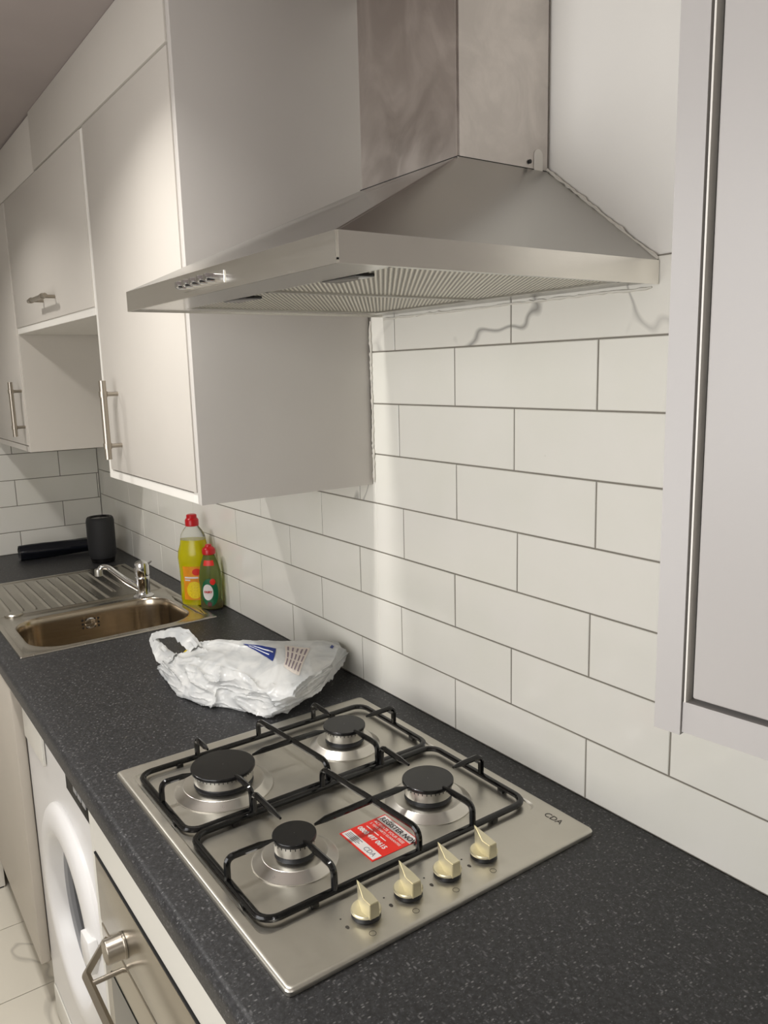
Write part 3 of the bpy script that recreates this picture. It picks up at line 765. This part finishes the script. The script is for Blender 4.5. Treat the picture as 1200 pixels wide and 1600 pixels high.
# direction to the camera is about -21 degrees; local angle = world - rz (roughly)
LA0, LA1 = -125, -50
g = MB(); wrap(g, bx_, by_, P1, 1, .68, rz, LA0, LA1, .020, .118, .0012, 0)
wrap(g, bx_, by_, P1, 1, .68, rz, LA0 + 14, LA1 - 3, .024, .074, .0020, 1, shape='oval')
wrap(g, bx_, by_, P1, 1, .68, rz, LA0 + 38, LA1 - 6, .092, .112, .0020, 2, shape='oval')
wrap(g, bx_, by_, P1, 1, .68, rz, LA0 + 8, LA1 - 16, .083, .088, .0022, 3)
wrap(g, bx_, by_, P1, 1, .68, rz, LA0 + 8, LA1 - 46, .076, .080, .0022, 3)
g.build('label', [M['orange'], M['lemon'], M['sticker_red'], M['sticker_white']], c)
sx_, sy_ = -.708, -.038
c = empty('dish_soap_bottle', (sx_, sy_, 0), 'shorter clear green bottle with red cap and red liquid at the bottom', 'bottle')
rz2 = math.radians(50)
P2 = [(.025, .001), (.031, .004), (.032, .015), (.031, .06), (.0325, .085), (.030, .110), (.024, .135), (.0180, .150), (.0150, .158)]
MB().lathe([(p[0], p[1]) for p in P2], (sx_, sy_, 0), sx=1.0, sy=.68, rz=rz2, close=False).build('bottle_body', M['green_plastic'], c)
MB().lathe([(.0235, .002), (.0285, .005), (.0295, .012), (.0290, .022), (.001, .022)], (sx_, sy_, 0), sx=1.0, sy=.66, rz=rz2).build('liquid', M['red_liquid'], c, label='dark red remnant of liquid')
MB().lathe([(.0165, .158), (.0185, .160), (.0185, .172), (.0160, .176), (.0100, .180), (.0085, .186), (.0005, .187)], (sx_, sy_, 0), close=False).build('cap', M['red'], c)
g = MB(); wrap(g, sx_, sy_, P2, 1, .68, rz2, -130, -40, .012, .092, .0010, 0, shape='oval')
wrap(g, sx_, sy_, P2, 1, .68, rz2, -122, -68, .030, .076, .0018, 1, shape='oval')
wrap(g, sx_, sy_, P2, 1, .68, rz2, -82, -55, .074, .092, .0020, 2, shape='oval')
wrap(g, sx_, sy_, P2, 1, .68, rz2, -100, -78, .010, .026, .0020, 3, shape='oval')
wrap(g, sx_, sy_, P2, 1, .68, rz2, -120, -50, .128, .143, .0010, 2)
lab = g.build('label', [M['green_label'], M['sticker_white'], M['sticker_red'], M['red_liquid']], c)
an = math.radians(-95); ex = Vector((math.cos(an) * math.cos(rz2) - math.sin(an) * .68 * math.sin(rz2), math.cos(an) * math.sin(rz2) + math.sin(an) * .68 * math.cos(rz2), 0))
nrm = Vector((math.cos(an), math.sin(an) / .68, 0)).normalized(); nrm = Vector((nrm.x * math.cos(rz2) - nrm.y * math.sin(rz2), nrm.x * math.sin(rz2) + nrm.y * math.cos(rz2), 0))
xd = Vector((0, 0, 1)).cross(nrm)
pc = Vector((sx_, sy_, .051)) + ex * .0315 + nrm * .0024 - xd * .010
text_part('FAIRY', .0088, M['red'], lab, pc, xd, (0, 0, 1), 'lettering', .0002, .0003)

# ------------------------------------------------------------------ canister and roll of bin bags
cxx, cyy = -1.515, -.108
c = empty('canister', (cxx, cyy, 0), 'black upright rounded canister standing in the far corner behind the sink', 'canister')
MB().lathe([(.036, .0005), (.040, .003), (.042, .014), (.0425, .016)], (cxx, cyy, 0)).build('base', M['black_gloss'], c)
MB().lathe([(.0425, .0165), (.0475, .030), (.0480, .10), (.0480, .150), (.0455, .160), (.042, .164), (.038, .163)], (cxx, cyy, 0), close=False).build('sleeve', M['canister'], c)
MB().lathe([(.0395, .156), (.0395, .1625), (.0375, .1635), (.036, .1600), (.0005, .1590)], (cxx, cyy, 0), close=False).build('lid', M['black_gloss'], c)
g = MB(); bm = g.bm; seg = 40; n = 44; rings = []
for i in range(n + 1):
    t = i / n; y = -.345 + .285 * t; x = -1.735 + .02 * t; r0 = .026 + .003 * math.sin(t * 5) + .005 * abs(t - .45)
    ring = []
    for k in range(seg):
        a = 2 * math.pi * k / seg
        r = r0 * (1 + .06 * math.sin(a * 5 + 3 * t) + .05 * noise.noise(Vector((math.cos(a) * 2, math.sin(a) * 2, t * 6)))) + (.003 if 1.9 < a < 2.3 else 0)
        ring.append(bm.verts.new((x + r * math.cos(a), y, .027 + .002 * t + max(-.0265, r * .95 * math.sin(a)))))
    rings.append(ring)
for a, b_ in zip(rings, rings[1:]):
    for k in range(seg):
        f = bm.faces.new((a[k], a[(k + 1) % seg], b_[(k + 1) % seg], b_[k])); f.smooth = True
for rgx in (rings[0], rings[-1]):
    cc = bm.verts.new(sum((v.co for v in rgx), Vector()) / seg + Vector((0, .012 if rgx is rings[0] else -.012, 0)))
    for k in range(seg): bm.faces.new((rgx[k], rgx[(k + 1) % seg], cc))
g.build('bin_bag_roll', M['bag_roll'], label='glossy black roll of bin bags lying against the far tiled wall', cat='bag roll')

# ------------------------------------------------------------------ plastic carrier bag
CP = [
[(-0.340, -0.324, 0.002), (-0.196, -0.346, 0.002), (-0.094, -0.327, 0.002), (-0.047, -0.293, 0.002), (0.017, -0.262, 0.004), (0.055, -0.226, 0.010), (0.050, -0.136, 0.030)],
[(-0.304, -0.332, 0.030), (-0.197, -0.338, 0.035), (-0.098, -0.323, 0.035), (-0.062, -0.285, 0.030), (0.007, -0.256, 0.025), (0.066, -0.224, 0.030), (0.038, -0.116, 0.045)],
[(-0.293, -0.320, 0.045), (-0.209, -0.319, 0.055), (-0.114, -0.301, 0.065), (-0.047, -0.269, 0.060), (0.013, -0.243, 0.050), (0.074, -0.206, 0.060), (0.024, -0.095, 0.060)],
[(-0.278, -0.292, 0.050), (-0.253, -0.272, 0.060), (-0.168, -0.255, 0.080), (-0.098, -0.222, 0.085), (-0.039, -0.186, 0.080), (-0.002, -0.141, 0.080), (0.001, -0.068, 0.070)],
[(-0.275, -0.270, 0.055), (-0.258, -0.254, 0.065), (-0.220, -0.232, 0.085), (-0.158, -0.200, 0.090), (-0.118, -0.144, 0.090), (-0.080, -0.064, 0.085), (-0.022, -0.045, 0.075)],
]
CP.append([(p[0] - .02, min(p[1] + .045, -.012), .012 if j < 5 else .045) for j, p in enumerate(CP[4])])
CP.append([(lerp(CP[0][j][0], CP[5][j][0], .5), lerp(CP[0][j][1], CP[5][j][1], .5), .0025 if j < 5 else (.010 if j == 5 else .03)) for j in range(7)])
def cr(p0, p1, p2, p3, t):
    return .5 * ((2 * p1) + (-p0 + p2) * t + (2 * p0 - 5 * p1 + 4 * p2 - p3) * t * t + (-p0 + 3 * p1 - 3 * p2 + p3) * t ** 3)
NR, NC = 7, 7
def bag_pt(u, v):
    """u along columns 0..6, v round the section 0..7 (wraps)"""
    i = int(math.floor(v)); tv = v - i
    def rowpt(r):
        r %= NR; j = min(int(u), NC - 2); tu = u - j
        q = [Vector(CP[r][max(0, min(NC - 1, j + k))]) for k in (-1, 0, 1, 2)]
        return cr(*q, tu)
    return cr(rowpt(i - 1), rowpt(i), rowpt(i + 1), rowpt(i + 2), tv)
def bag_disp(u, v):
    p = bag_pt(u, v); e = .02
    n = (bag_pt(min(6, u + e), v) - bag_pt(max(0, u - e), v)).cross(bag_pt(u, v + e) - bag_pt(u, v - e))
    n = n.normalized() if n.length > 1e-9 else Vector((0, 0, 1))
    uu = u + .25 * noise.noise(Vector((u * .8, v * .9, 3)))
    lo_n = noise.noise(Vector((u * .55, v * 1.0, 7.3)))
    c1 = noise.noise(Vector((uu * .9 + v * .9, v * 1.05 - uu * .35, 1.7)))
    c2 = noise.noise(Vector((uu * 1.6 - v * 1.3, v * 1.7 + uu * .5, 9.1)))
    c3 = noise.noise(Vector((uu * 4.0 + v * 2.4, v * 3.0, 4.4)))
    soft = .30 if (2.2 < v < 4.5 and u > 1.6) else 1.0
    if soft < 1: soft = .30
    d = (.0060 * lo_n + soft * (.0072 * math.exp(-abs(c1) * 11) + .0032 * math.exp(-abs(c2) * 12) + .0010 * math.exp(-abs(c3) * 9))) - .003
    out = p + n * d
    out.z = max(out.z, .0012); out.y = min(out.y, -.006)
    return out, n
g = MB(); bm = g.bm; nu, nv = 132, 154
vs = []
for i in range(nu + 1):
    u = 6 * i / nu
    vs.append([bm.verts.new(bag_disp(u, 7 * j / nv)[0]) for j in range(nv)])
for i in range(nu):
    for j in range(nv):
        f = bm.faces.new((vs[i][j], vs[i + 1][j], vs[i + 1][(j + 1) % nv], vs[i][(j + 1) % nv])); f.smooth = True
for rgx in (vs[0], vs[-1]):
    cc = bm.verts.new(sum((v.co for v in rgx), Vector()) / nv)
    for k in range(nv):
        f = bm.faces.new((rgx[k], rgx[(k + 1) % nv], cc)); f.smooth = True
c = empty('carrier_bag', (-.12, -.22, 0), 'crumpled white plastic carrier bag lying on the worktop between sink and hob', 'bag')
g.build('bag_body', M['bag'], c)
# thin free flap at the tied end and right tip
def sheet(g, A, B, th=.0012, n=26, m_=6, amp=.004, seed=0):
    """crumpled strip between two polylines"""
    def samp(P, t):
        s = t * (len(P) - 1); i = min(int(s), len(P) - 2); q = [Vector(P[max(0, min(len(P) - 1, i + k))]) for k in (-1, 0, 1, 2)]
        return cr(*q, s - i)
    for side in (0, 1):
        rows_ = []
        for i in range(n + 1):
            a, b_ = samp(A, i / n), samp(B, i / n); row = []
            for j in range(m_ + 1):
                p = a.lerp(b_, j / m_)
                p.z += amp * noise.noise(Vector((i * .45 + seed, j * .8, seed))) + amp * .9 * math.sin(j / m_ * math.pi) + side * th
                p.z = max(p.z, .001 + side * th)
                row.append(g.bm.verts.new(p))
            rows_.append(row)
        for i in range(n):
            for j in range(m_):
                f = g.bm.faces.new((rows_[i][j], rows_[i + 1][j], rows_[i + 1][j + 1], rows_[i][j + 1])); f.smooth = True
g = MB()
sheet(g, [(-.235, -.262, .070), (-.275, -.262, .082), (-.330, -.268, .088), (-.385, -.292, .074), (-.430, -.304, .055)],
         [(-.250, -.285, .058), (-.285, -.290, .066), (-.330, -.290, .070), (-.375, -.303, .060), (-.418, -.312, .046)], seed=1, amp=.006)
sheet(g, [(-.430, -.300, .056), (-.405, -.300, .048), (-.360, -.298, .040), (-.310, -.300, .042), (-.270, -.305, .052)],
         [(-.425, -.316, .044), (-.390, -.322, .032), (-.340, -.330, .022), (-.290, -.330, .026), (-.255, -.325, .044)], seed=4, amp=.006)
g.build('carry_handle', M['bag'], c)
def decal(g, q4, n, m_, off, mi, fn=None):
    (a, b_, cc, dd) = q4; rws = []
    for i in range(n + 1):
        row = []
        for j in range(m_ + 1):
            s, t = i / n, j / m_
            u = lerp(lerp(a[0], b_[0], s), lerp(dd[0], cc[0], s), t); v = lerp(lerp(a[1], b_[1], s), lerp(dd[1], cc[1], s), t)
            p, nn = bag_disp(u, v); row.append(g.bm.verts.new(p + nn * off))
        rws.append(row)
    for i in range(n):
        for j in range(m_):
            f = g.bm.faces.new((rws[i][j], rws[i + 1][j], rws[i + 1][j + 1], rws[i][j + 1])); f.material_index = mi; f.smooth = True
def sub(q4, s0, s1, t0, t1):
    (a, b_, cc, dd) = q4
    def P(s, t): return (lerp(lerp(a[0], b_[0], s), lerp(dd[0], cc[0], s), t), lerp(lerp(a[1], b_[1], s), lerp(dd[1], cc[1], s), t))
    return (P(s0, t0), P(s1, t0), P(s1, t1), P(s0, t1))
g = MB()
BQ = ((2.95, 3.50), (4.02, 3.42), (3.92, 2.92), (3.10, 3.32))
decal(g, BQ, 20, 8, .0010, 0)
decal(g, sub(BQ, .12, .92, .30, .40), 16, 2, .0016, 1); decal(g, sub(BQ, .10, .80, .62, .72), 16, 2, .0016, 1)
g.build('printed_logo', [M['print_blue'], M['print_white']], c, label='dark blue printed patch with white lines')
g = MB(); TQ = ((4.28, 3.62), (5.02, 3.50), (5.02, 2.45), (4.35, 2.80))
decal(g, TQ, 14, 14, .0008, 1)
for k in range(5):
    s0 = .08 + .19 * k
    for (t0, t1) in ((.08, .28), (.33, .55), (.60, .90)):
        decal(g, sub(TQ, s0, s0 + .07, t0, t1), 2, 8, .0014, 0)
g.build('printed_text', [M['print_purple'], M['print_pink']], c, label='block of small purple print')
g = MB(); decal(g, ((5.60, 3.95), (5.72, 3.95), (5.72, 3.72), (5.60, 3.72)), 3, 3, .0012, 0); g.build('printed_patch', M['print_blue'], c)
g = MB(); decal(g, ((.55, 3.95), (.95, 3.95), (.95, 3.70), (.55, 3.70)), 4, 4, .0014, 0); g.build('printed_patch', M['print_blue'], c)
g = MB(); decal(g, ((.02, 3.9), (.45, 3.9), (.45, 3.1), (.02, 3.1)), 5, 6, .0014, 0); g.build('printed_patch', M['print_yellow'], c, label='small yellow print near the handle')

# ------------------------------------------------------------------ under the worktop
# low unit along the far wall, only its lower corner is in view
c = empty('base_cabinet', (-1.5, -1.1, FLOOR), 'white low cabinet along the far wall, beyond the grey sink cabinet', 'cabinet', 'base cabinets')
MB().box(XB, -1.184, -1.70, -.585, FLOOR + .004, -.040, .001, 1).build('carcass', M['edge_white'], c)
MB().box(XB + .02, -1.1845, -1.69, -.590, FLOOR + .0003, FLOOR + .0038).build('plinth', M['dark_gap'], c)
MB().box(XB, -1.165, -1.72, -.6065, -.0385, -.0005, .003).build('top', M['worktop'], c)
# sink base unit
c = empty('base_cabinet', (-.87, -.3, FLOOR), 'grey base cabinet under the sink, left of the washing machine', 'cabinet', 'base cabinets')
g = MB(); g.box(-1.175, -1.157, -.575, -.02, -.765, -.040); g.box(-.578, -.560, -.575, -.02, -.765, -.040); g.box(-1.157, -.578, -.575, -.02, -.765, -.747); g.box(-1.157, -.578, -.03, -.02, -.747, -.040)
g.build('carcass', M['washer_cream'], c)
MB().box(-1.176, -.560, -.602, -.578, -.762, -.042, .003, 3).build('door', M['base_door'], c)
MB().box(-1.176, -.565, -.545, -.529, FLOOR + .001, -.767).build('plinth', M['plinth'], c)
# washing machine
wx0, wx1, wyf = -.552, .018, -.578
c = empty('washing_machine', (-.26, -.3, FLOOR), 'white front loading washing machine under the worktop', 'washing machine')
MB().box(wx0, wx1, wyf + .034, -.03, FLOOR + .012, -.045, .004, 2).build('body', M['washer'], c)
dx, dz = -.205, -.42
g = MB(); NA = 96; lp = [[], [], [], []]
for k in range(NA):                              # fascia plate with a round opening for the door
    a = 2 * math.pi * k / NA; ca, sa = math.cos(a), math.sin(a)
    t = min((wx1 - dx) / ca if ca > 1e-6 else (wx0 - dx) / ca if ca < -1e-6 else 9, (-.045 - dz) / sa if sa > 1e-6 else (FLOOR + .012 - dz) / sa if sa < -1e-6 else 9)
    for i, (r_, yy) in enumerate(((t, wyf + .034), (t, wyf), (.205, wyf), (.205, wyf + .0335))): lp[i].append(g.bm.verts.new((dx + r_ * ca, yy, dz + r_ * sa)))
for A_, B_ in zip(lp, lp[1:]):
    for k in range(NA): g.bm.faces.new((A_[k], A_[(k + 1) % NA], B_[(k + 1) % NA], B_[k]))
g.build('front_panel', M['washer'], c)
for fx in (wx0 + .05, wx1 - .05):
    for fy in (wyf + .06, -.09): MB().lathe([(.02, 0), (.02, .012)], (fx, fy, FLOOR + .0005), seg=16).build('foot', M['black_plastic'], c)
MB().box(wx0 + .02, -.345, wyf - .008, wyf, -.155, -.055, .006, 3).build('detergent_drawer', M['washer_cream'], c)
cp = MB().box(-.165, .004, wyf - .003, wyf, -.122, -.062, .001).build('control_display', M['display'], c, label='black display strip with grey buttons')
for k in range(3): MB().box(-.098 + .030 * k, -.076 + .030 * k, wyf - .0055, wyf - .003, -.098, -.078, .001).build('button', M['grey_plastic'], cp)
g = MB().lathe([(.228, 0), (.2275, .007), (.222, .013), (.210, .018), (.192, .0205), (.176, .0205), (.168, .018), (.162, .011), (.152, -.014), (.147, -.026)], (dx, wyf, dz), axis='y', seg=72, close=False)
dr = g.build('door', M['washer'], c, label='round white porthole door')
MB().lathe([(.150, -.027), (.142, -.026), (.100, -.028), (.001, -.030)], (dx, wyf, dz), axis='y', seg=60, close=False).build('door_glass', M['glass_oven'], dr)
MB().lathe([(.1515, -.0140), (.149, -.0125), (.144, -.0180), (.143, -.0260)], (dx, wyf, dz), axis='y', seg=60, close=False).build('door_seal', M['grey_plastic'], dr)
MB().prism([(dx + .150, -.372), (dx + .162, -.340), (dx + .208, -.338), (dx + .222, -.362), (dx + .212, -.402), (dx + .165, -.405)], 'y', wyf - .029, wyf - .012, bev=.002).build('door_handle', M['washer'], dr)
MB().box(wx0 + .01, wx1 - .01, wyf - .004, wyf, FLOOR + .02, FLOOR + .10, .002).build('kick_panel', M['washer_cream'], c)
# oven housing and oven
ox0, ox1 = .046, .642
c = empty('base_cabinet', (.34, -.3, FLOOR), 'cream oven housing cabinet beneath the hob', 'cabinet', 'base cabinets')
g = MB(); g.box(.024, .042, -.588, -.02, -.765, -.040, .001, 1); g.box(ox1 + .004, ox1 + .022, -.588, -.02, -.765, -.040, .001, 1); g.box(.042, ox1 + .004, -.588, -.575, -.140, -.040, .001, 1); g.box(.042, ox1 + .004, -.588, -.02, -.765, -.750)
g.build('housing', M['washer_cream'], c)
MB().box(.024, ox1 + .022, -.545, -.529, FLOOR + .001, -.767).build('plinth', M['plinth'], c)
c = empty('oven', (.34, -.3, -.74), 'built-in stainless steel oven with round knob and bar handle', 'oven')
MB().box(ox0 + .02, ox1 - .02, -.568, -.05, -.735, -.160).build('oven_body', M['dark_gap'], c)
MB().box(ox0, ox1, -.590, -.569, -.272, -.1455, .003, 3).build('control_panel', M['steel_oven'], c)
MB().box(ox0 + .001, ox1 - .001, -.5905, -.5688, -.1448, -.1415).build('top_gap', M['dark_gap'], c)
d = MB().box(ox0, ox1, -.590, -.569, -.735, -.276, .003, 3).build('door', M['steel_oven'], c)
MB().box(ox0 + .04, ox1 - .04, -.5915, -.589, -.69, -.345, .0008, 1).build('glass_panel', M['glass_oven'], d)
hp = bendpath([(.068, -.590, -.298), (.130, -.640, -.298), (.555, -.640, -.298), (.620, -.590, -.298)], .006, 4)
g = MB(); g.tube(hp, .007, seg=4, smooth=False, up=(0, 0, 1))
for px in (.155, .53): g.tube([(px, -.590, -.298), (px, -.636, -.298)], .0045, seg=14)
g.build('handle', M['satin'], d, label='angular brushed steel bar handle')
for kx in (.185, .50):
    MB().lathe([(.0212, 0), (.0212, .0030), (.0206, .0038), (.0196, .0040), (.0194, .0048), (.0192, .0275), (.0189, .0290), (.0182, .0298), (.0176, .0300), (.0160, .0300), (.001, .0300)], (kx, -.5905, -.232), axis='y', seg=40, close=False).build('knob', M['satin'], c)
